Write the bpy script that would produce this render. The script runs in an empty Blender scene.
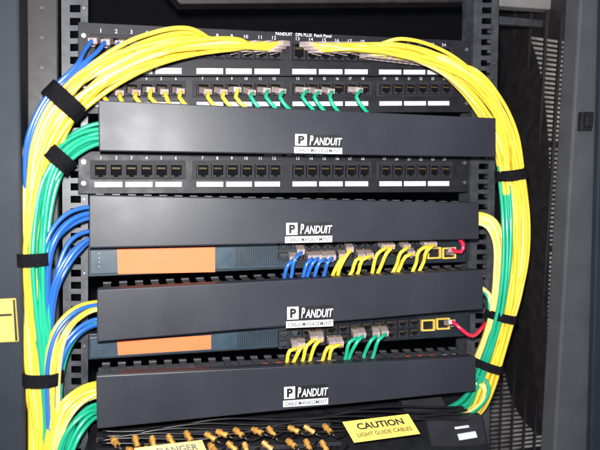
import bpy, math, random
from mathutils import Vector, Matrix, Quaternion
random.seed(7)
sc=bpy.context.scene
COL=sc.collection
# ---------------- camera -----------------
F=600.0; D=0.72
yaw=math.radians(17); pit=math.radians(4.5); roll=math.radians(0.8)
dirv=Vector((math.sin(yaw)*math.cos(pit),math.cos(yaw)*math.cos(pit),-math.sin(pit)))
C=-dirv*D
q=dirv.to_track_quat('-Z','Y') @ Quaternion((0,0,1),roll)
R=q.to_matrix()
cd=bpy.data.cameras.new("camera"); cam=bpy.data.objects.new("camera",cd)
cd.sensor_width=36; cd.lens=36; cd.clip_start=0.01; cd.clip_end=50
cd.dof.use_dof=True; cd.dof.focus_distance=0.75; cd.dof.aperture_fstop=3.6
cam.location=C; cam.rotation_mode='QUATERNION'; cam.rotation_quaternion=q
COL.objects.link(cam); sc.camera=cam
def P(px,py,y=0.0):
    d=R@Vector(((px-300)/F,-(py-225)/F,-1))
    return C+d*((y-C.y)/d.y)
# ---------------- materials --------------
def mat(name,col,rough=0.5,metal=0.0,noise=0.12,scale=60,bump=0.0,trans=0.0,spec=0.5,coat=0.0,dust=0.0):
    m=bpy.data.materials.new(name); m.use_nodes=True
    nt=m.node_tree; b=nt.nodes["Principled BSDF"]
    b.inputs["Roughness"].default_value=rough; b.inputs["Metallic"].default_value=metal
    b.inputs["Transmission Weight"].default_value=trans
    b.inputs["Specular IOR Level"].default_value=spec
    b.inputs["Coat Weight"].default_value=coat
    b.inputs["Coat Roughness"].default_value=0.22
    tc=nt.nodes.new("ShaderNodeTexCoord"); n=nt.nodes.new("ShaderNodeTexNoise")
    n.inputs["Scale"].default_value=scale; n.inputs["Detail"].default_value=6
    nt.links.new(tc.outputs["Object"],n.inputs["Vector"])
    r=nt.nodes.new("ShaderNodeMapRange")
    r.inputs["From Min"].default_value=0.3; r.inputs["From Max"].default_value=0.7
    r.inputs["To Min"].default_value=1-noise; r.inputs["To Max"].default_value=1+noise
    nt.links.new(n.outputs["Fac"],r.inputs["Value"])
    mx=nt.nodes.new("ShaderNodeVectorMath"); mx.operation='SCALE'
    mx.inputs[0].default_value=col; nt.links.new(r.outputs[0],mx.inputs["Scale"])
    out=mx.outputs[0]
    if dust>0:
        # sparse fine dust specks
        n3=nt.nodes.new("ShaderNodeTexNoise"); n3.inputs["Scale"].default_value=380; n3.inputs["Detail"].default_value=3
        nt.links.new(tc.outputs["Object"],n3.inputs["Vector"])
        r3=nt.nodes.new("ShaderNodeMapRange"); r3.inputs["From Min"].default_value=0.66; r3.inputs["From Max"].default_value=0.78
        r3.inputs["To Max"].default_value=dust
        nt.links.new(n3.outputs["Fac"],r3.inputs["Value"])
        mix=nt.nodes.new("ShaderNodeMix"); mix.data_type='RGBA'
        nt.links.new(r3.outputs[0],mix.inputs[0]); nt.links.new(out,mix.inputs[6]); mix.inputs[7].default_value=(0.22,0.21,0.22,1)
        out=mix.outputs[2]
    nt.links.new(out,b.inputs["Base Color"])
    r2=nt.nodes.new("ShaderNodeMapRange")
    r2.inputs["From Min"].default_value=0.3; r2.inputs["From Max"].default_value=0.7
    r2.inputs["To Min"].default_value=max(0.02,rough-0.07); r2.inputs["To Max"].default_value=min(1,rough+0.07)
    nt.links.new(n.outputs["Fac"],r2.inputs["Value"]); nt.links.new(r2.outputs[0],b.inputs["Roughness"])
    if bump>0:
        n2=nt.nodes.new("ShaderNodeTexNoise"); n2.inputs["Scale"].default_value=900
        nt.links.new(tc.outputs["Object"],n2.inputs["Vector"])
        bp=nt.nodes.new("ShaderNodeBump"); bp.inputs["Strength"].default_value=bump; bp.inputs["Distance"].default_value=0.0005
        nt.links.new(n2.outputs["Fac"],bp.inputs["Height"]); nt.links.new(bp.outputs[0],b.inputs["Normal"])
    return m
M=dict(
 cover=mat("black_plastic",(0.021,0.023,0.031),0.44,noise=0.12,scale=10,bump=0.06,spec=0.45,dust=0.10),
 finger=mat("duct_finger_plastic",(0.055,0.055,0.062),0.45,noise=0.2),
 panel=mat("panel_paint",(0.014,0.014,0.018),0.5,noise=0.2,spec=0.3,dust=0.05),
 jack=mat("jack_plastic",(0.024,0.024,0.029),0.6,noise=0.15,spec=0.22),
 dark=mat("dark_void",(0.003,0.003,0.004),0.8,spec=0.1),
 contact=mat("contact_metal",(0.16,0.11,0.04),0.5,0.4),
 gold=mat("brass_metal",(0.80,0.42,0.10),0.5,0.6,noise=0.25,scale=200),
 white=mat("label_white",(0.72,0.73,0.78),0.6,noise=0.08),
 ink=mat("black_ink",(0.008,0.008,0.008),0.5),
 yellow=mat("yellow_jacket",(0.87,0.62,0.05),0.28,noise=0.10,scale=20,coat=0.5),
 cream=mat("pale_yellow_jacket",(0.88,0.72,0.22),0.28,noise=0.10,scale=20,coat=0.5),
 green=mat("green_jacket",(0.012,0.38,0.21),0.28,noise=0.10,scale=20,coat=0.5),
 blue=mat("blue_jacket",(0.025,0.13,0.48),0.28,noise=0.10,scale=20,coat=0.5),
 lav=mat("lavender_jacket",(0.22,0.26,0.55),0.34,noise=0.08,scale=20),
 red=mat("red_jacket",(0.80,0.02,0.07),0.3,noise=0.08,coat=0.4),
 clear=mat("clear_plug",(0.70,0.58,0.56),0.18,noise=0.25,trans=0.5),
 velcro=mat("velcro_black",(0.007,0.007,0.009),0.95,noise=0.4,scale=300,bump=1.0,spec=0.1),
 switch=mat("switch_teal_paint",(0.026,0.052,0.076),0.4,noise=0.1),
 switchd=mat("switch_dark_paint",(0.012,0.018,0.025),0.45,noise=0.1),
 orange=mat("orange_paper",(0.90,0.18,0.055),0.6,noise=0.05),
 caution=mat("caution_yellow",(0.80,0.55,0.10),0.5,noise=0.08,scale=30),
 rail=mat("rail_steel",(0.062,0.065,0.075),0.45,0.3,noise=0.35),
 post=mat("post_paint",(0.017,0.022,0.031),0.6,noise=0.12,scale=20,bump=0.1,spec=0.3,dust=0.05),
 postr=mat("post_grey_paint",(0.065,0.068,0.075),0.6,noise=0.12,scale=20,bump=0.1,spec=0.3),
 beam=mat("beam_grey",(0.20,0.195,0.19),0.5,noise=0.15,scale=20),
 side=mat("side_panel_paint",(0.018,0.016,0.017),0.5,noise=0.2),
 slat=mat("vent_slat_paint",(0.42,0.385,0.375),0.5,noise=0.6,scale=18),
 screw=mat("screw_metal",(0.40,0.40,0.42),0.35,0.9),
 brown=mat("brown_jacket",(0.22,0.045,0.02),0.4),
 grey=mat("grey_jacket",(0.22,0.23,0.25),0.4),
 fibre=mat("black_fibre_jacket",(0.010,0.010,0.011),0.35),
 tray=mat("tray_black",(0.010,0.010,0.012),0.3,noise=0.3,dust=0.06),
)
# ---------------- mesh tools --------------
class MB:
    def __init__(s): s.v=[];s.f=[]
    def hexa(s,p):
        o=len(s.v); s.v+= [Vector(a) for a in p]
        for f in ((0,1,2,3),(7,6,5,4),(0,4,5,1),(1,5,6,2),(2,6,7,3),(3,7,4,0)): s.f.append(tuple(o+i for i in f))
    def box(s,a,b):
        x0,y0,z0=a;x1,y1,z1=b
        s.hexa([(x0,y0,z1),(x0,y0,z0),(x1,y0,z0),(x1,y0,z1),(x0,y1,z1),(x0,y1,z0),(x1,y1,z0),(x1,y1,z1)])
    def obox(s,c,ax,ay,az,sx,sy,sz):
        pts=[]
        for dy in (-1,1):
            for dx,dz in ((-1,1),(-1,-1),(1,-1),(1,1)):
                pts.append(c+ax*dx*sx/2+ay*dy*sy/2+az*dz*sz/2)
        s.hexa(pts)
    def tube(s,pts,r,seg=8,cap=True):
        n=len(pts)
        t=(pts[1]-pts[0]).normalized()
        ref=Vector((0,1,0)) if abs(t.y)<0.9 else Vector((0,0,1))
        nx=t.cross(ref).normalized()
        o=len(s.v)
        for i in range(n):
            t2=(pts[min(i+1,n-1)]-pts[max(i-1,0)])
            if t2.length<1e-9: t2=t
            t2=t2.normalized()
            nx=(nx-t2*nx.dot(t2)).normalized(); ny=t2.cross(nx)
            rr=r[i] if isinstance(r,(list,tuple)) else r
            for k in range(seg):
                a=2*math.pi*k/seg
                s.v.append(pts[i]+(nx*math.cos(a)+ny*math.sin(a))*rr)
        for i in range(n-1):
            for k in range(seg):
                a=o+i*seg+k; b=o+i*seg+(k+1)%seg
                s.f.append((a,b,b+seg,a+seg))
        if cap:
            s.f.append(tuple(o+k for k in reversed(range(seg))))
            s.f.append(tuple(o+(n-1)*seg+k for k in range(seg)))
    def mesh(s,name,m,smooth=False):
        me=bpy.data.meshes.new(name); me.from_pydata([tuple(v) for v in s.v],[],s.f)
        me.materials.append(M[m]) ; me.validate()
        if smooth:
            for p in me.polygons: p.use_smooth=True
        return me
def thing(name,loc,label,category,group=None):
    o=bpy.data.objects.new(name,None); o.empty_display_size=0.02; o.location=loc
    o["label"]=label;o["category"]=category
    if group:o["group"]=group
    COL.objects.link(o); return o
def wloc(o):
    v=Vector(o.location)
    while o.parent: o=o.parent; v+=Vector(o.location)
    return v
def put(name,mb,m,parent=None,smooth=False,bevel=0,label=None,category=None,group=None):
    me=mb.mesh(name,m,smooth)
    c=sum((v.co for v in me.vertices),Vector())/max(1,len(me.vertices))
    for v in me.vertices: v.co-=c
    o=bpy.data.objects.new(name,me); COL.objects.link(o)
    if parent: o.parent=parent; o.location=c-wloc(parent)
    else: o.location=c
    if bevel:
        b=o.modifiers.new("bevel",'BEVEL'); b.width=bevel; b.segments=2; b.limit_method='ANGLE'
    if label:o["label"]=label
    if category:o["category"]=category
    if group:o["group"]=group
    return o
class Quad:
    def __init__(s,tl,tr,br,bl,dep=None):
        f=lambda c:P(c[0],c[1],c[2] if len(c)>2 else dep)
        s.tl,s.tr,s.br,s.bl=f(tl),f(tr),f(br),f(bl)
        s.n=(s.bl-s.tl).cross(s.tr-s.tl).normalized()
        if s.n.dot(C-s.tl)<0: s.n=-s.n
    def p(s,u,v,off=0):
        a=s.tl.lerp(s.tr,u); b=s.bl.lerp(s.br,u)
        return a.lerp(b,v)+s.n*off
    def slab(s,mb,u0=0,v0=0,u1=1,v1=1,front=0,back=-0.002):
        mb.hexa([s.p(u0,v0,front),s.p(u0,v1,front),s.p(u1,v1,front),s.p(u1,v0,front),
                 s.p(u0,v0,back),s.p(u0,v1,back),s.p(u1,v1,back),s.p(u1,v0,back)])
def text_into(mb,txt,Q,u0,v0,u1,v1,off=0.0005,shear=0.0,bold=0.0,keep=False):
    cu=bpy.data.curves.new("t",'FONT'); cu.body=txt; cu.shear=shear; cu.offset=bold; cu.resolution_u=3
    ob=bpy.data.objects.new("t",cu); COL.objects.link(ob)
    dg=bpy.context.evaluated_depsgraph_get(); dg.update()
    me=bpy.data.meshes.new_from_object(ob.evaluated_get(dg))
    xs=[v.co.x for v in me.vertices]; ys=[v.co.y for v in me.vertices]
    if xs:
        x0,x1,y0,y1=min(xs),max(xs),min(ys),max(ys)
        if keep:
            hw=(Q.tr-Q.tl).length; hh=(Q.tl-Q.bl).length
            du=(v1-v0)*hh*(x1-x0)/(y1-y0)/hw; uc=(u0+u1)/2; u0=uc-du/2;u1=uc+du/2
        o=len(mb.v)
        for v in me.vertices:
            u=u0+(v.co.x-x0)/(x1-x0)*(u1-u0); w=v1-(v.co.y-y0)/(y1-y0)*(v1-v0)
            mb.v.append(Q.p(u,w,off))
        for p in me.polygons: mb.f.append(tuple(o+i for i in p.vertices))
    bpy.data.objects.remove(ob); bpy.data.curves.remove(cu); bpy.data.meshes.remove(me)
def smooth_path(pts,step=0.006):
    out=[]
    n=len(pts)
    for i in range(n-1):
        p0=pts[max(i-1,0)];p1=pts[i];p2=pts[i+1];p3=pts[min(i+2,n-1)]
        k=max(2,int((p2-p1).length/step))
        l=(p2-p1).length
        m1=(p2-p0); m1=m1.normalized()*l if m1.length>0 else m1
        m2=(p3-p1); m2=m2.normalized()*l if m2.length>0 else m2
        for j in range(k):
            t=j/k; t2=t*t;t3=t2*t
            out.append(p1*(2*t3-3*t2+1)+m1*(t3-2*t2+t)+p2*(-2*t3+3*t2)+m2*(t3-t2))
    out.append(pts[-1]); return out
CR=0.0025
def cable(pts,m,label,group,plug=None,r=CR):
    pts=[Vector(p) for p in pts]
    mb=MB()
    if plug:
        d=(pts[1]-pts[0]).normalized()
        s=pts[0]+d*0.014
        path=[s,s+d*0.006]+pts[2:]
    else: path=pts
    mb.tube(smooth_path(path),r,10)
    o=put("network_cable",mb,m,smooth=True,label=label,category="cable",group=group)
    if plug:
        pb=MB(); ax=d.cross(Vector((0,0,1))).normalized(); az=ax.cross(d).normalized()
        pb.obox(pts[0]+d*0.009,ax,d,az,0.0098,0.018,0.0066)
        pb.obox(pts[0]+d*0.019,ax,d,az,0.0070,0.004,0.0058)
        pb.obox(pts[0]+d*0.010-az*0.0048,ax,(d-az*0.18).normalized(),az,0.004,0.014,0.0010)
        po=put("plug",pb,"clear",parent=o,bevel=0.0006)
        gb=MB()
        for k in range(8): gb.obox(pts[0]+d*0.003+az*0.0037+ax*(k-3.5)*0.0010,ax,d,az,0.0005,0.005,0.0006)
        put("contact",gb,"contact",parent=po)
    return o

# ---------------- cabinet ----------------
cab=thing("equipment_cabinet",P(300,460,0.1),"dark grey steel equipment cabinet with vented side panel","cabinet")
def slabpart(name,quad,m,front=0,back=-0.003,bevel=0.0008,parent=cab,dep=None):
    Q=Quad(*quad,dep=dep); mb=MB(); Q.slab(mb,front=front,back=back)
    return put(name,mb,m,parent=parent,bevel=bevel),Q
slabpart("back_panel",((-150,-150),(750,-150),(750,600),(-150,600)),"dark",dep=0.42)
slabpart("corner_post",((-60,-40),(19,-40),(25,490),(-60,490)),"post",back=-0.05,bevel=0.003,dep=0.0)
slabpart("inner_post",((26,-40),(58,-40),(60,490),(28,490)),"side",back=-0.02,bevel=0.002,dep=0.085)
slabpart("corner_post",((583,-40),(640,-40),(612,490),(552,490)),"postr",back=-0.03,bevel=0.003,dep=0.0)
slabpart("post_lip",((578,-40),(584,-40),(553,490),(549,490)),"side",back=-0.01,bevel=0.001,dep=0.012)
slabpart("door_edge",((604,-40),(660,-40),(640,490),(590,490)),"post",back=-0.01,bevel=0.002,dep=-0.012)
def rail(quad,dep,pitch=0.0145):
    Q=Quad(*quad,dep=dep); mb=MB()
    Q.slab(mb,0,0,0.32,1); Q.slab(mb,0.72,0,1,1)
    h=(Q.tl-Q.bl).length; n=int(h/pitch)
    for i in range(n): Q.slab(mb,0.32,i/n,0.72,(i+0.42)/n,0.0,-0.0019)
    Q.slab(mb,0,0,0.06,1,-0.0021,-0.03)
    put("mounting_rail",mb,"rail",parent=cab)
    mb=MB()
    for i in range(0,n,3):
        c=Q.p(0.85,(i+0.7)/n,0.001); mb.tube([c,c-Vector((0,0.0012,0))],0.0011,8)
    put("rail_mark",mb,"screw",parent=cab)
    return Q
rail(((61,-40),(88,-40),(88,490),(64,490)),0.074)
rail(((475,-40),(500,-40),(488,490),(464,490)),0.074)
SQ=Quad((488,-60,0.34),(588,-40,0.012),(548,490,0.012),(478,500,0.34))
mb=MB(); SQ.slab(mb,front=0,back=-0.004); sp=put("side_panel",mb,"side",parent=cab)
cols=((0.05,0.19),(0.23,0.37),(0.41,0.54),(0.58,0.70),(0.735,0.84),(0.865,0.95))
for (a,b) in cols:
    mb=MB()
    for i in range(92):
        v=0.15+i*0.0084
        if (i%23)==22: continue
        SQ.slab(mb,a,v,b,v+0.0040,0.0040,0.0004)
    put("vent_slats",mb,"slat",parent=sp)
for (a,b) in cols[1:]:
    mb=MB(); u=a-0.018; SQ.slab(mb,u-0.008,0.1,u+0.008,0.95,0.006,0.0004)
    put("side_rib",mb,"side",parent=sp)
slabpart("top_beam",((500,-30),(592,-36),(590,12),(500,6)),"beam",back=-0.02,bevel=0.002,dep=0.10)
slabpart("top_brace",((500,16),(590,24),(590,30),(500,24)),"rail",back=-0.01,bevel=0.001,dep=0.12)
slabpart("top_rail",((150,-30),(475,-30),(475,2),(180,4)),"side",back=-0.03,bevel=0.002,dep=0.13)
mb=MB(); Q=Quad((580,112),(592,112),(590,131),(579,131),dep=-0.004); Q.slab(mb,front=0.004,back=-0.004); Q.slab(mb,0.2,0.2,0.8,0.8,0.009,0.004)
put("latch",mb,"ink",parent=cab,bevel=0.001)
for i in range(16):
    mb=MB(); c=P(42,8+i*30,0.0845); mb.tube([c,c-Vector((0,0.0012,0))],0.0022,10)
    put("post_screw",mb,"rail",parent=cab)

# ---------------- patch panels ------------
YP=0.062
def make_jack_mesh(w,h,d=0.006):
    mb=MB(); t=0.0016
    mb.box((-w/2,-d,-h/2),(-w/2+t,0,h/2)); mb.box((w/2-t,-d,-h/2),(w/2,0,h/2))
    mb.box((-w/2+t,-d,h/2-t),(w/2-t,0,h/2)); mb.box((-w/2+t,-d,-h/2),(w/2-t,0,-h/2+t*0.7))
    mb.box((-w/2+t,-d,-h/2+t*0.7),(-w*0.17,0,-h/2+t*2)); mb.box((w*0.17,-d,-h/2+t*0.7),(w/2-t,0,-h/2+t*2))
    return mb
def contacts_mesh(w,h):
    mb=MB()
    for k in range(8):
        x=(k-3.5)*w*0.075; mb.box((x-0.0002,-0.0035,h*0.12),(x+0.0002,-0.0006,h*0.24))
    return mb
def jacks(parent,places,w,h,mname="jack"):
    jm=make_jack_mesh(w,h).mesh("jack",mname)
    vb=MB(); vb.box((-w/2+0.001,-0.0006,-h/2+0.001),(w/2-0.001,-0.0001,h/2-0.001)); vm=vb.mesh("opening","dark")
    gm=contacts_mesh(w,h).mesh("contact","contact")
    wl=wloc(parent)
    for p in places:
        j=bpy.data.objects.new("jack",jm); COL.objects.link(j); j.parent=parent; j.location=p-wl
        for nm,me in (("opening",vm),("contact",gm)):
            k=bpy.data.objects.new(nm,me); COL.objects.link(k); k.parent=j
def panel(tl,tr,br,bl,gl,label,title,pv=0.50,sv=0.82):
    Q=Quad(tl,tr,br,bl,dep=YP)
    th=thing("patch_panel",Q.p(0.5,1),label,"patch panel","patch panels mounted in the rack")
    mb=MB(); Q.slab(mb,back=-0.003)
    put("face",mb,"panel",parent=th,bevel=0.0006)
    places=[]
    W=(Q.tr-Q.tl).length; H=(Q.tl-Q.bl).length
    n=1
    for (x0,x1) in gl:
        strips=MB();nums=MB()
        u0=(P(x0,tl[1],YP).x-Q.tl.x)/(Q.tr.x-Q.tl.x); u1=(P(x1,tl[1],YP).x-Q.tl.x)/(Q.tr.x-Q.tl.x)
        pu=(u1-u0)/6
        fr=MB(); Q.slab(fr,u0-0.006,pv-0.24,u1+0.006,pv+0.2,0.0018,0.0002)
        put("jack_bezel",fr,"jack",parent=th,bevel=0.0004)
        for k in range(6):
            uc=u0+pu*(k+0.5); places.append(Q.p(uc,pv,0.0018))
            text_into(nums,str(n),Q,uc-0.004,pv-0.345,uc+0.004,pv-0.27,0.0006,keep=True); n+=1
        for (a,b) in ((0.1,1.9),(2.1,3.9),(4.1,5.9)):
            Q.slab(strips,u0+pu*a,sv,u0+pu*b,sv+0.12,0.0012,0.0002)
        pw=pu*W
        put("label_strip",strips,"white",parent=th)
        put("port_numbers",nums,"white",parent=th)
    jacks(th,places,pw*0.86,H*0.34)
    if title:
        t=MB(); text_into(t,title[0],Q,*title[1:],0.0008,bold=0.01); put("title_text",t,"white",parent=th)
    for u in (0.012,0.988):
        for v in (0.25,0.75):
            sb=MB(); c=Q.p(u,v,0.0); sb.tube([c,c+Q.n*0.002],0.0026,12)
            put("screw",sb,"screw",parent=th)
    return Q,places
G=[(93,183),(195,281),(291,369),(378,450)]
pA,plA=panel((78,22),(470,41),(470,76),(78,76),G,"black patch panel filled with yellow and blue leads",("PANDUIT   DP6 PLUS  Patch Panel",0.455,0.012,0.60,0.085),pv=0.45,sv=0.84)
pB,plB=panel((78,76.8),(470,76.8),(470,112),(78,114),G,"black patch panel with yellow and green leads plugged in",None,pv=0.36,sv=0.69)
pC,plC=panel((78,151),(468,153),(468,192),(78,194),G,"black patch panel with all ports empty",("PANDUIT   DP6 PLUS  Patch Panel",0.43,0.045,0.58,0.105),pv=0.46,sv=0.72)

# ---------------- ducts ------------------
def duct(tl,tr,br,bl,lab,filler=()):
    Q=Quad(tl,tr,br,bl,dep=0.0)
    th=thing("cable_duct",Q.p(0.5,1)+Vector((0,0.03,0)),"long black plastic cable duct with white logo label","cable duct","horizontal cable ducts in the rack")
    mb=MB(); Q.slab(mb,back=-0.004)
    Q.slab(mb,0,0,1,0.05,-0.004,-0.016); Q.slab(mb,0,0.95,1,1,-0.004,-0.016)
    put("cover",mb,"cover",parent=th,bevel=0.0012)
    mb=MB(); Q.slab(mb,0.002,0.12,0.998,0.92,-0.052,-0.055); put("duct_back",mb,"cover",parent=th)
    n=27
    for v,w in ((0.02,0.05),(0.90,0.93)):
        mb=MB()
        for i in range(n):
            u=(i+0.3)/n
            Q.slab(mb,u,v,u+0.50/n,w,-0.017,-0.050)
            Q.slab(mb,u-0.012/n,v-0.03,u+0.512/n,v,-0.044,-0.050)
        put("finger_row",mb,"finger",parent=th,bevel=0.0005)
    for k,c in enumerate(filler):
        pts=[Q.p(0.03+0.94*j/9,0.13+0.05*math.sin(j*1.7+k*2)+0.02*k,-0.022-0.0055*k+0.002*math.sin(j+k)) for j in range(10)]
        cable(pts,c,("brown" if c=="brown" else c)+" cable lying inside the duct","cables lying in the ducts",r=0.0027)
    x0,y0,x1,y1,dy=lab
    L=Quad((x0,y0),(x1,y0+dy),(x1,y1+dy),(x0,y1),dep=-0.0002)
    mb=MB(); L.slab(mb,0,0,1,1,0.0003,-0.0001); pl=put("logo_label",mb,"ink",parent=th)
    mb=MB()
    L.slab(mb,0.02,0.0,0.26,0.60,0.0007,0.0004); L.slab(mb,0.0,0.68,1.0,1.0,0.0007,0.0004)
    text_into(mb,"P",L,0.315,0.06,0.395,0.56,0.0006,shear=0.2,bold=0.03)
    text_into(mb,"ANDUIT",L,0.40,0.16,1.0,0.56,0.0006,shear=0.2,bold=0.02)
    put("logo_text",mb,"white",parent=pl)
    mb=MB(); text_into(mb,"P",L,0.08,0.08,0.21,0.52,0.0010,bold=0.05)
    text_into(mb,"CABLE MANAGEMENT",L,0.04,0.75,0.96,0.94,0.0010,bold=0.01)
    put("small_text",mb,"ink",parent=pl)
    return Q
d1=duct((98,100),(496,118),(496,157),(99,151),(294,134,342,153,1))
d2=duct((89,195),(479,203),(479,239),(89,248),(285,223,332,243,-1),("grey",))
d3=duct((97,290),(483,270),(483,309),(97,342),(286,307,333,328,-2),("grey","blue","grey"))
d4=duct((96,376),(476,357),(476,391),(97,429),(283,387,328,407,-3),("brown","grey","brown"))

# ---------------- switches ----------------
YS=0.045
def switch(tl,tr,br,bl,orange,portrows,slots,label):
    Q=Quad(tl,tr,br,bl,dep=YS)
    th=thing("network_switch",Q.p(0.5,1)+Vector((0,0.05,0)),label,"network switch","network switches in the rack")
    mb=MB(); Q.slab(mb,back=-0.2); put("chassis",mb,"switchd",parent=th,bevel=0.001)
    mb=MB(); Q.slab(mb,0.004,0.10,0.50,0.92,0.003,0.0002); put("front_bezel",mb,"switch",parent=th,bevel=0.001)
    mb=MB()
    for k in range(26):
        u=0.345+k*0.0055; Q.slab(mb,u,0.2,u+0.003,0.85,0.0042,0.0032)
    put("vent_grille",mb,"switchd",parent=th)
    mb=MB()
    Q.slab(mb,0.004,0.12,0.50,0.145,0.0036,0.0031)
    for k in range(4):
        c=Q.p(0.025,0.3+k*0.13,0.003); mb.tube([c,c+Q.n*0.001],0.0005,8)
    put("indicator_light",mb,"screw",parent=th)
    O=Quad(*orange,dep=YS-0.005); mb=MB(); O.slab(mb,0,0,1,1,0.0006,0); put("orange_label",mb,"orange",parent=th)
    places=[]
    for (xa,ya,xb,yb,n) in portrows:
        for k in range(n):
            t=(k+0.5)/n; x=xa+(xb-xa)*t
            places.append(P(x,ya+(yb-ya)*t,YS-0.0008))
    w=(places[1]-places[0]).length*0.9
    jacks(th,places,w,0.0105)
    for (x,y) in slots:
        S=Quad((x-6.5,y-5.5),(x+6.5,y-6.2),(x+6.5,y+5),(x-6.5,y+5.6),dep=YS-0.0012)
        mb=MB(); S.slab(mb,0,0,1,0.12,0.004,0);S.slab(mb,0,0.88,1,1,0.004,0);S.slab(mb,0,0.12,0.09,0.88,0.004,0);S.slab(mb,0.91,0.12,1,0.88,0.004,0)
        so=put("uplink_slot",mb,"caution",parent=th)
        mb=MB(); S.slab(mb,0.09,0.12,0.91,0.88,0.001,0); put("slot_opening",mb,"ink",parent=so)
    return Q,places
s1,sp1=switch((88,243),(466,236),(466,262),(88,277),((117,249),(215,247),(215,272),(118,274)),
  [(277,245,425,241,12),(277,256,425,251,12)],[(433,253),(448,253)],"teal network switch with orange label and blue and yellow leads")
s2,sp2=switch((88,334),(470,311),(470,336),(88,360),((117,341),(211,335),(211,349),(118,355)),
  [(277,334,419,321,12),(277,344,419,331,12)],[(427,325),(442,323.5)],"teal network switch with orange label and yellow and green leads")

# ---------------- short leads -------------
def lead(px,py,dep,color,ex,ey,label,group,fwd=0.026):
    j=random.uniform
    a=P(px,py,dep)
    b=a+Vector(((ex-px)*0.0003+j(-0.002,0.002),-0.018,-0.004+j(-0.002,0.002)))
    out=P(px+(ex-px)*0.3+j(-1.5,1.5),py+(ey-py)*0.35,dep-fwd-0.006)
    mid=P(px+(ex-px)*0.75+j(-1.5,1.5),py+(ey-py)*0.75,0.021+j(0,0.004))
    e=P(ex,ey,0.026); e2=P(ex+(ex-px)*0.6,ey+14,0.036)
    cable([a,b,out,mid,e,e2],color,label,group,plug=True,r=0.0025)
for i in list(range(0,15))+[16]:
    p=plB[i]
    v=R.transposed()@(p-C); px=300+F*v.x/-v.z; py=225-F*v.y/-v.z
    colr="yellow" if i<9 else "green"
    lead(px,py,YP-0.004,colr,px+15+random.uniform(-2,3),py+22,colr+" patch lead plugged into the patch panel","patch leads")
def slope(x,a,b): return a+(b-a)*(x-277)/150
for x,c in [(283,"blue"),(290,"blue"),(300,"blue"),(307,"blue"),(315,"blue"),(322,"blue"),(332,"yellow"),(339,"yellow"),(350,"yellow"),(357,"yellow"),(372,"yellow"),(379,"yellow"),(393,"yellow"),(400,"yellow"),(414,"yellow"),(421,"yellow")]:
    y=slope(x,247,241)+random.choice((0,7))
    lead(x+9,y,YS-0.004,c,x+0+random.uniform(-2,1),slope(x,286,268),c+" patch lead plugged into the network switch","patch leads",fwd=0.02)
for x,c in [(285,"yellow"),(292,"yellow"),(303,"yellow"),(310,"yellow"),(321,"yellow"),(328,"yellow"),(345,"green"),(351,"green"),(366,"green"),(373,"green")]:
    y=slope(x,335,323)+random.choice((0,6))
    lead(x+9,y,YS-0.004,c,x-2+random.uniform(-2,1),slope(x,371,359),c+" patch lead plugged into the network switch","patch leads",fwd=0.02)
cable([P(449,253,YS-0.004),P(452,250,YS-0.02),P(461,252,0.012),P(463,244,0.012),P(455,235,0.03),P(452,228,0.05)],"red","red patch lead looping up from the switch","patch leads",plug=True,r=0.0026)
cable([P(447,323,YS-0.004),P(452,322,YS-0.02),P(462,330,0.012),P(472,336,0.012),P(480,330,0.02),P(486,322,0.035)],"red","red patch lead looping sideways from the switch","patch leads",plug=True,r=0.0026)

# ---------------- bundles -----------------
def offsets(n):
    out=[];g=math.pi*(3-math.sqrt(5))
    for k in range(n):
        r=math.sqrt((k+0.5)/n); out.append((r*math.cos(g*k),r*math.sin(g*k)))
    return out
def bundle_paths(keys,n,wob=0.25,flat=0.75):
    ps=[P(k[0],k[1],k[2]) for k in keys]
    paths=[]
    for (a,b) in offsets(n):
        ph=random.uniform(0,6.28);ph2=random.uniform(0,6.28);w=random.uniform(0.5,1.2)
        pts=[]
        for i,p in enumerate(ps):
            t=(ps[min(i+1,len(ps)-1)]-ps[max(i-1,0)]).normalized()
            nrm=t.cross(Vector((0,1,0))).normalized(); dp=nrm.cross(t).normalized()
            aa=a+wob*math.sin(w*i+ph); bb=b+wob*math.sin(w*i*1.1+ph2)
            pts.append(p+nrm*aa*keys[i][3]+dp*bb*keys[i][3]*flat)
        paths.append((pts,a,b))
    return paths
GL="cables bundled down the side of the rack"
KA=[(268,43,0.030,0.007),(235,41,0.024,0.010),(190,43,0.018,0.013),(147,52,0.014,0.0150),(112,68,0.012,0.0160),(83,89,0.012,0.0165),(59,115,0.012,0.0155),(42,147,0.013,0.0145),(34,182,0.014,0.0125),(31,222,0.014,0.0115),(30,262,0.014,0.0110),(32,310,0.014,0.0125),(35,350,0.014,0.0115),(38,390,0.014,0.0115),(41,430,0.014,0.012),(43,480,0.014,0.013)]
paths=bundle_paths(KA,27)
paths.sort(key=lambda t:-t[1])
for i,(pts,a,b) in enumerate(paths):
    k=i//2
    if i%2==0:
        sx=287-k*4.4; sy=44+ (k%3)*3
        cut=[p for p,kk in zip(pts,KA) if kk[0]<sx-28]
        s=P(sx,sy,YP-0.008); s1=P(sx-12,sy-1,0.036)
    else:
        sx=218-k*7; cut=[p for p,kk in zip(pts,KA) if kk[0]<sx-22]
        s=P(sx,50,YP-0.008); s1=P(sx-9,49,0.04)
    cable([s,s1]+cut,"cream" if i%5==3 else "yellow","yellow network cable arching over the patch panel into the side bundle",GL,plug=True)
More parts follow.
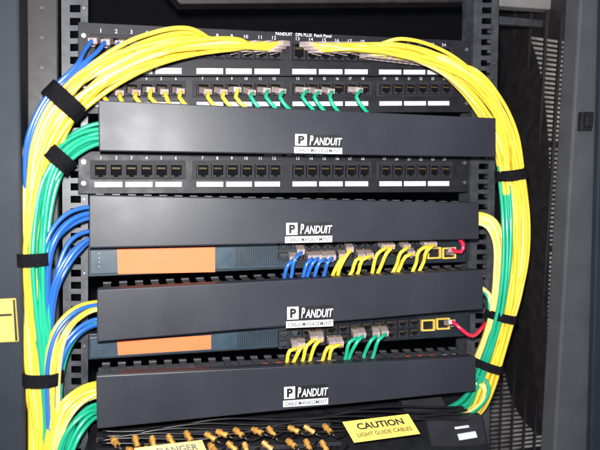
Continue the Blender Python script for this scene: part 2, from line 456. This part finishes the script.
for k,(x,col) in enumerate(((96,"blue"),(109,"blue"),(123,"blue"),(137,"lav"))):
    y=40+k*1.2
    base=[(80,70),(56,94),(41,117),(31,145),(29,175),(31,210),(33,260),(35,310),(38,360),(41,410),(43,480)]
    dep=[0.001,-0.001,-0.001,0.001,0.008,0.014,0.016,0.016,0.016,0.016,0.016]
    pts=[P(x,y,YP-0.008),P(x-4,y+1,YP-0.026),P(x-11,y+10,0.022)]
    for (bx,by),dd in zip(base,dep): pts.append(P(bx-4+k*2.2,by-4+k*2,dd+k*0.003))
    cable(pts,col,"blue network cable from the top patch panel into the side bundle",GL,plug=True)
def simple_bundle(keys,n,m,label,wob=0.28,flat=0.8,r=CR,ext=None):
    for i,(pts,a,b) in enumerate(bundle_paths(keys,n,wob,flat)):
        c=m if isinstance(m,str) else m[i%len(m)]
        cable(pts,c,label,GL,r=r)
simple_bundle([(135,133,0.03,0.009),(104,134,0.026,0.011),(82,141,0.02,0.011),(62,158,0.012,0.011),(48,185,0.009,0.010),(41,222,0.008,0.008),(38,262,0.006,0.008),(40,310,0.006,0.008),(43,352,0.007,0.008),(46,395,0.008,0.008),(50,440,0.008,0.008),(51,485,0.008,0.008)],11,"green","green network cable running from a duct into the side bundle")
simple_bundle([(130,214,0.03,0.005),(95,213,0.026,0.006),(72,220,0.016,0.0075),(55,238,0.008,0.007),(47,265,0.006,0.005),(46,310,0.010,0.005),(48,360,0.014,0.005),(52,410,0.016,0.005),(54,485,0.016,0.005)],5,"blue","blue network cable curving out of a duct")
simple_bundle([(130,234,0.03,0.004),(94,235,0.028,0.006),(76,244,0.018,0.0075),(62,264,0.010,0.0065),(53,290,0.006,0.005),(50,325,0.010,0.005),(52,370,0.014,0.005),(56,420,0.016,0.005),(58,485,0.016,0.005)],4,"blue","blue network cable curving out of a duct",wob=0.5)
simple_bundle([(130,304,0.03,0.005),(98,306,0.026,0.007),(78,314,0.016,0.0085),(62,332,0.008,0.0080),(54,358,0.004,0.007),(52,395,0.004,0.0065),(54,440,0.006,0.006),(55,485,0.006,0.006)],8,["yellow","cream","yellow","blue"],"network cable curving out of a duct")
simple_bundle([(130,322,0.03,0.004),(98,324,0.028,0.006),(80,332,0.018,0.006),(66,348,0.012,0.006),(58,374,0.010,0.005),(57,410,0.010,0.004),(60,485,0.010,0.004)],5,["blue","green"],"blue or green network cable curving out of a duct")
simple_bundle([(130,388,0.03,0.006),(98,389,0.026,0.008),(80,396,0.014,0.009),(64,411,0.006,0.0095),(54,434,0.003,0.009),(50,485,0.003,0.009)],9,["yellow","yellow","cream"],"yellow network cable curving out of a duct")
simple_bundle([(130,408,0.03,0.006),(98,410,0.026,0.008),(84,417,0.014,0.009),(72,433,0.006,0.009),(65,453,0.003,0.009),(62,485,0.003,0.009)],8,["green"],"green network cable curving out of a duct")
KF=[(322,46,0.030,0.006),(360,45,0.022,0.009),(400,49,0.016,0.012),(438,60,0.012,0.0145),(468,79,0.012,0.016),(490,106,0.012,0.0165),(504,138,0.014,0.0170),(511,174,0.016,0.0160),(516,215,0.016,0.0165),(516,255,0.016,0.0165),(511,292,0.016,0.0155),(503,325,0.018,0.0140),(494,355,0.022,0.0145),(485,385,0.030,0.0145),(474,408,0.045,0.013),(455,420,0.06,0.012)]
paths=bundle_paths(KF,28)
paths.sort(key=lambda t:t[1])
for i,(pts,a,b) in enumerate(paths):
    k=i//2
    if i%2==0:
        sx=302+k*4.4; sy=45+(k%3)*3
        cut=[p for p,kk in zip(pts,KF) if kk[0]>sx+28 or kk[1]>80]
        cable([P(sx,sy,YP-0.008),P(sx+12,sy-0.5,0.036)]+cut,"yellow","yellow network cable arching over the patch panel into the side bundle",GL,plug=True)
    else:
        sx=362+k*6; cut=[p for p,kk in zip(pts,KF) if kk[0]>sx+18 or kk[1]>100]
        cable([P(sx,56+(k*0.6),YP-0.008),P(sx+8,55+k*0.7,0.04)]+cut,"yellow" if k%3 else "cream","yellow network cable arching over the patch panel into the side bundle",GL,plug=True)
simple_bundle([(455,140,0.045,0.004),(490,140,0.040,0.005),(501,152,0.034,0.006),(503,176,0.020,0.006),(506,215,0.006,0.006),(506,255,0.002,0.006),(502,295,0.002,0.006),(496,325,0.004,0.007),(488,352,0.010,0.008),(478,380,0.022,0.009),(466,402,0.04,0.009),(445,415,0.06,0.008)],7,"green","green network cable threading down the side bundle")
simple_bundle([(450,220,0.03,0.004),(478,218,0.026,0.006),(492,224,0.016,0.007),(499,244,0.010,0.006),(498,275,0.010,0.006),(494,305,0.012,0.005),(486,335,0.02,0.005),(470,372,0.05,0.005)],6,["cream","yellow"],"pale yellow network cable leaving the end of a duct",wob=0.4)
simple_bundle([(450,285,0.03,0.003),(482,288,0.026,0.005),(491,298,0.016,0.005),(490,325,0.014,0.005),(482,355,0.03,0.005),(465,390,0.06,0.004)],4,["cream","green"],"network cable leaving the end of a duct",wob=0.4)
simple_bundle([(450,378,0.03,0.004),(478,378,0.026,0.007),(486,386,0.018,0.007),(484,400,0.020,0.007),(470,414,0.035,0.007),(445,424,0.06,0.006)],5,["green","cream","green"],"network cable leaving the end of a duct",wob=0.4)

# ---------------- straps ------------------
def strap(px,py,dep,ang,rw,rd,width,label):
    c=P(px,py,dep); a=math.radians(ang)
    t=Vector((math.sin(a),0,-math.cos(a))); n=Vector((math.cos(a),0,math.sin(a))); y=Vector((0,1,0))
    mb=MB(); seg=36; th=0.0016
    ring=[]
    for k in range(seg+1):
        f=2*math.pi*k/seg*1.10+2.2
        grow=1+0.05*k/seg
        wv=0.0006*math.sin(f*5)
        rr=[]
        for (rad,s) in ((0,-1),(0,1),(th,1),(th,-1)):
            rr.append(c+n*math.cos(f)*(rw+rad+wv)*grow+y*math.sin(f)*(rd+rad+wv)*grow+t*s*width/2+t*0.0015*(k/seg))
        ring.append(rr)
    for k in range(seg):
        A=ring[k];B=ring[k+1]; b0=len(mb.v); mb.v+=A+B
        for f in ((0,1,5,4),(1,2,6,5),(2,3,7,6),(3,0,4,7)): mb.f.append(tuple(b0+i for i in f))
    for rr in (ring[0],ring[-1]):
        b0=len(mb.v); mb.v+=rr; mb.f.append((b0,b0+1,b0+2,b0+3))
    put("cable_strap",mb,"velcro",smooth=False,label=label,category="cable strap",group="hook and loop straps around the cables")
SL="black hook-and-loop strap wrapped around yellow cables"
strap(65,101,0.010,-42,0.0215,0.0210,0.019,SL)
strap(60,158,0.012,-42,0.0150,0.0150,0.017,"black hook-and-loop strap around green cables")
strap(34,258,0.011,2,0.0175,0.0165,0.014,SL)
strap(42,376,0.010,-3,0.0200,0.0175,0.014,SL)
strap(511,174,0.014,10,0.0190,0.0185,0.014,SL)
strap(501,316,0.014,-12,0.0190,0.0190,0.011,"black hook-and-loop strap around yellow and green cables")
strap(487,365,0.020,-18,0.0190,0.0185,0.011,"black hook-and-loop strap around yellow and green cables")

# ---------------- yellow tag --------------
mb=MB(); Q=Quad((-6,299),(16,298),(19,341),(-6,342),dep=-0.003); Q.slab(mb,0,0,1,1,0.0025,0)
tg=put("yellow_tag",mb,"caution",bevel=0.0006,label="yellow plastic tag stuck to the cabinet post",category="tag")
mb=MB(); Q.slab(mb,0.86,0.02,0.97,0.98,0.0029,0.0026); Q.slab(mb,0.0,0.34,0.8,0.40,0.0029,0.0026); put("tag_stripe",mb,"ink",parent=tg)

# ---------------- fibre tray --------------
def dt(py): return 0.085-(py-395)/80*0.11
TQ=Quad((92,424,dt(410)),(478,392,dt(400)),(500,500,dt(485)),(70,500,dt(485)))
tray=thing("fibre_tray",TQ.p(0.5,1),"black fibre termination tray with brass connectors and yellow warning labels","fibre tray")
mb=MB(); TQ.slab(mb,back=-0.004); put("tray_lid",mb,"tray",parent=tray,bevel=0.001)
for qq,dd,th_ in ((((400,400),(440,396),(448,412),(405,416)),0.052,0.004),(((425,420),(480,414),(486,446),(432,452)),0.022,0.004),(((96,436),(330,420),(330,424),(96,441)),0.035,0.006),(((96,452),(340,440),(340,444),(96,458)),0.012,0.006)):
    mb=MB(); Q=Quad(*qq,dep=dd); Q.slab(mb,0,0,1,1,th_,-0.01)
    put("tray_bracket",mb,"jack",parent=tray,bevel=0.0008)
for r_,(xa,ya,xb,yb,n,dep) in enumerate([(108,438,330,426,13,0.018),(100,451,332,439,12,0.002)]):
    for k in range(n):
        t=(k+0.5)/n; x=xa+(xb-xa)*t+random.uniform(-4,4); y=ya+(yb-ya)*t+random.uniform(-2,2)
        c=P(x,y,dep); d=Vector((0.45+random.uniform(-0.4,0.3),-0.6,-0.35+random.uniform(-0.25,0.3))).normalized()
        mb=MB(); mb.tube([c,c+d*0.004,c+d*0.0042,c+d*0.0060,c+d*0.0062,c+d*0.011,c+d*0.0112,c+d*0.015],[0.0034,0.0034,0.0042,0.0042,0.0028,0.0028,0.0038,0.0034],12)
        co=put("connector",mb,"gold",parent=tray,smooth=False)
        mb=MB(); e=c+d*0.015
        mb.tube(smooth_path([e,e+d*0.006,e+d*0.010+Vector((0.006,0.006,-0.003)),e+Vector((0.026,0.008,-0.006)),e+Vector((0.04,0.03,-0.010))]),0.0019,6)
        put("connector_tail",mb,"fibre",parent=co,smooth=True)
for k in range(6):
    mb=MB(); pts=[]
    for j in range(14):
        x=100+j*28; pts.append(P(x+random.uniform(-3,3),431-(x-100)*0.075+k*3+3*math.sin(j*1.1+k),0.03-k*0.003))
    mb.tube(smooth_path(pts),0.0016,6)
    put("fibre_cable",mb,"fibre",smooth=True,label="thin black fibre cable looping across the tray",category="cable",group="fibre cables on the tray")
def sign(quad,lines,lab,name="warning_label"):
    Q=Quad(*quad); mb=MB(); Q.slab(mb,0,0,1,1,0.0012,0)
    o=put(name,mb,"caution",parent=tray,bevel=0.0003,label=lab)
    mb=MB()
    for (t,u0,v0,u1,v1,b) in lines: text_into(mb,t,Q,u0,v0,u1,v1,0.0016,bold=b)
    put("label_text",mb,"ink",parent=o)
sign(((342,422,0.0),(408,414,0.0),(420,434,-0.015),(354,443,-0.015)),[("CAUTION",0.16,0.16,0.86,0.46,0.03),("LIGHT GUIDE CABLES",0.10,0.60,0.92,0.78,0.01)],"yellow caution label")
sign(((134,448,-0.016),(202,440,-0.016),(211,462,-0.026),(141,471,-0.026)),[("DANGER",0.30,0.12,0.90,0.40,0.03),("LIGHT GUIDE CABLES",0.10,0.60,0.92,0.78,0.01)],"yellow danger label")
mb=MB(); Q=Quad((457,434),(475,431),(477,437),(459,440),dep=0.016); Q.slab(mb,0,0,1,1,0.0012,0); put("white_label",mb,"white",parent=tray)
mb=MB(); Q=Quad((454,427),(468,425),(469,427),(455,429),dep=0.016); Q.slab(mb,0,0,1,1,0.0012,0); put("white_label",mb,"white",parent=tray)

# ---------------- lights ------------------
w=bpy.data.worlds.new("World"); sc.world=w; w.use_nodes=True
w.node_tree.nodes["Background"].inputs[0].default_value=(0.62,0.68,0.85,1); w.node_tree.nodes["Background"].inputs[1].default_value=0.27
def area(name,loc,tgt,size,e,col):
    l=bpy.data.lights.new(name,'AREA'); l.size=size; l.energy=e; l.color=col
    o=bpy.data.objects.new(name,l); o.location=loc; o.rotation_mode='QUATERNION'
    o.rotation_quaternion=(Vector(tgt)-Vector(loc)).to_track_quat('-Z','Y'); COL.objects.link(o)
up=R@Vector((0,1,0)); rt=R@Vector((1,0,0))
area("flash_lamp",C+up*0.05-rt*0.01,(0.04,0,0.02),0.03,14,(1,0.98,0.965))
area("room_lamp",(-0.2,-1.3,1.2),(0,0,0),0.8,7,(0.9,0.94,1))
sc.view_settings.view_transform='Standard'; sc.view_settings.look='None'; sc.view_settings.exposure=0
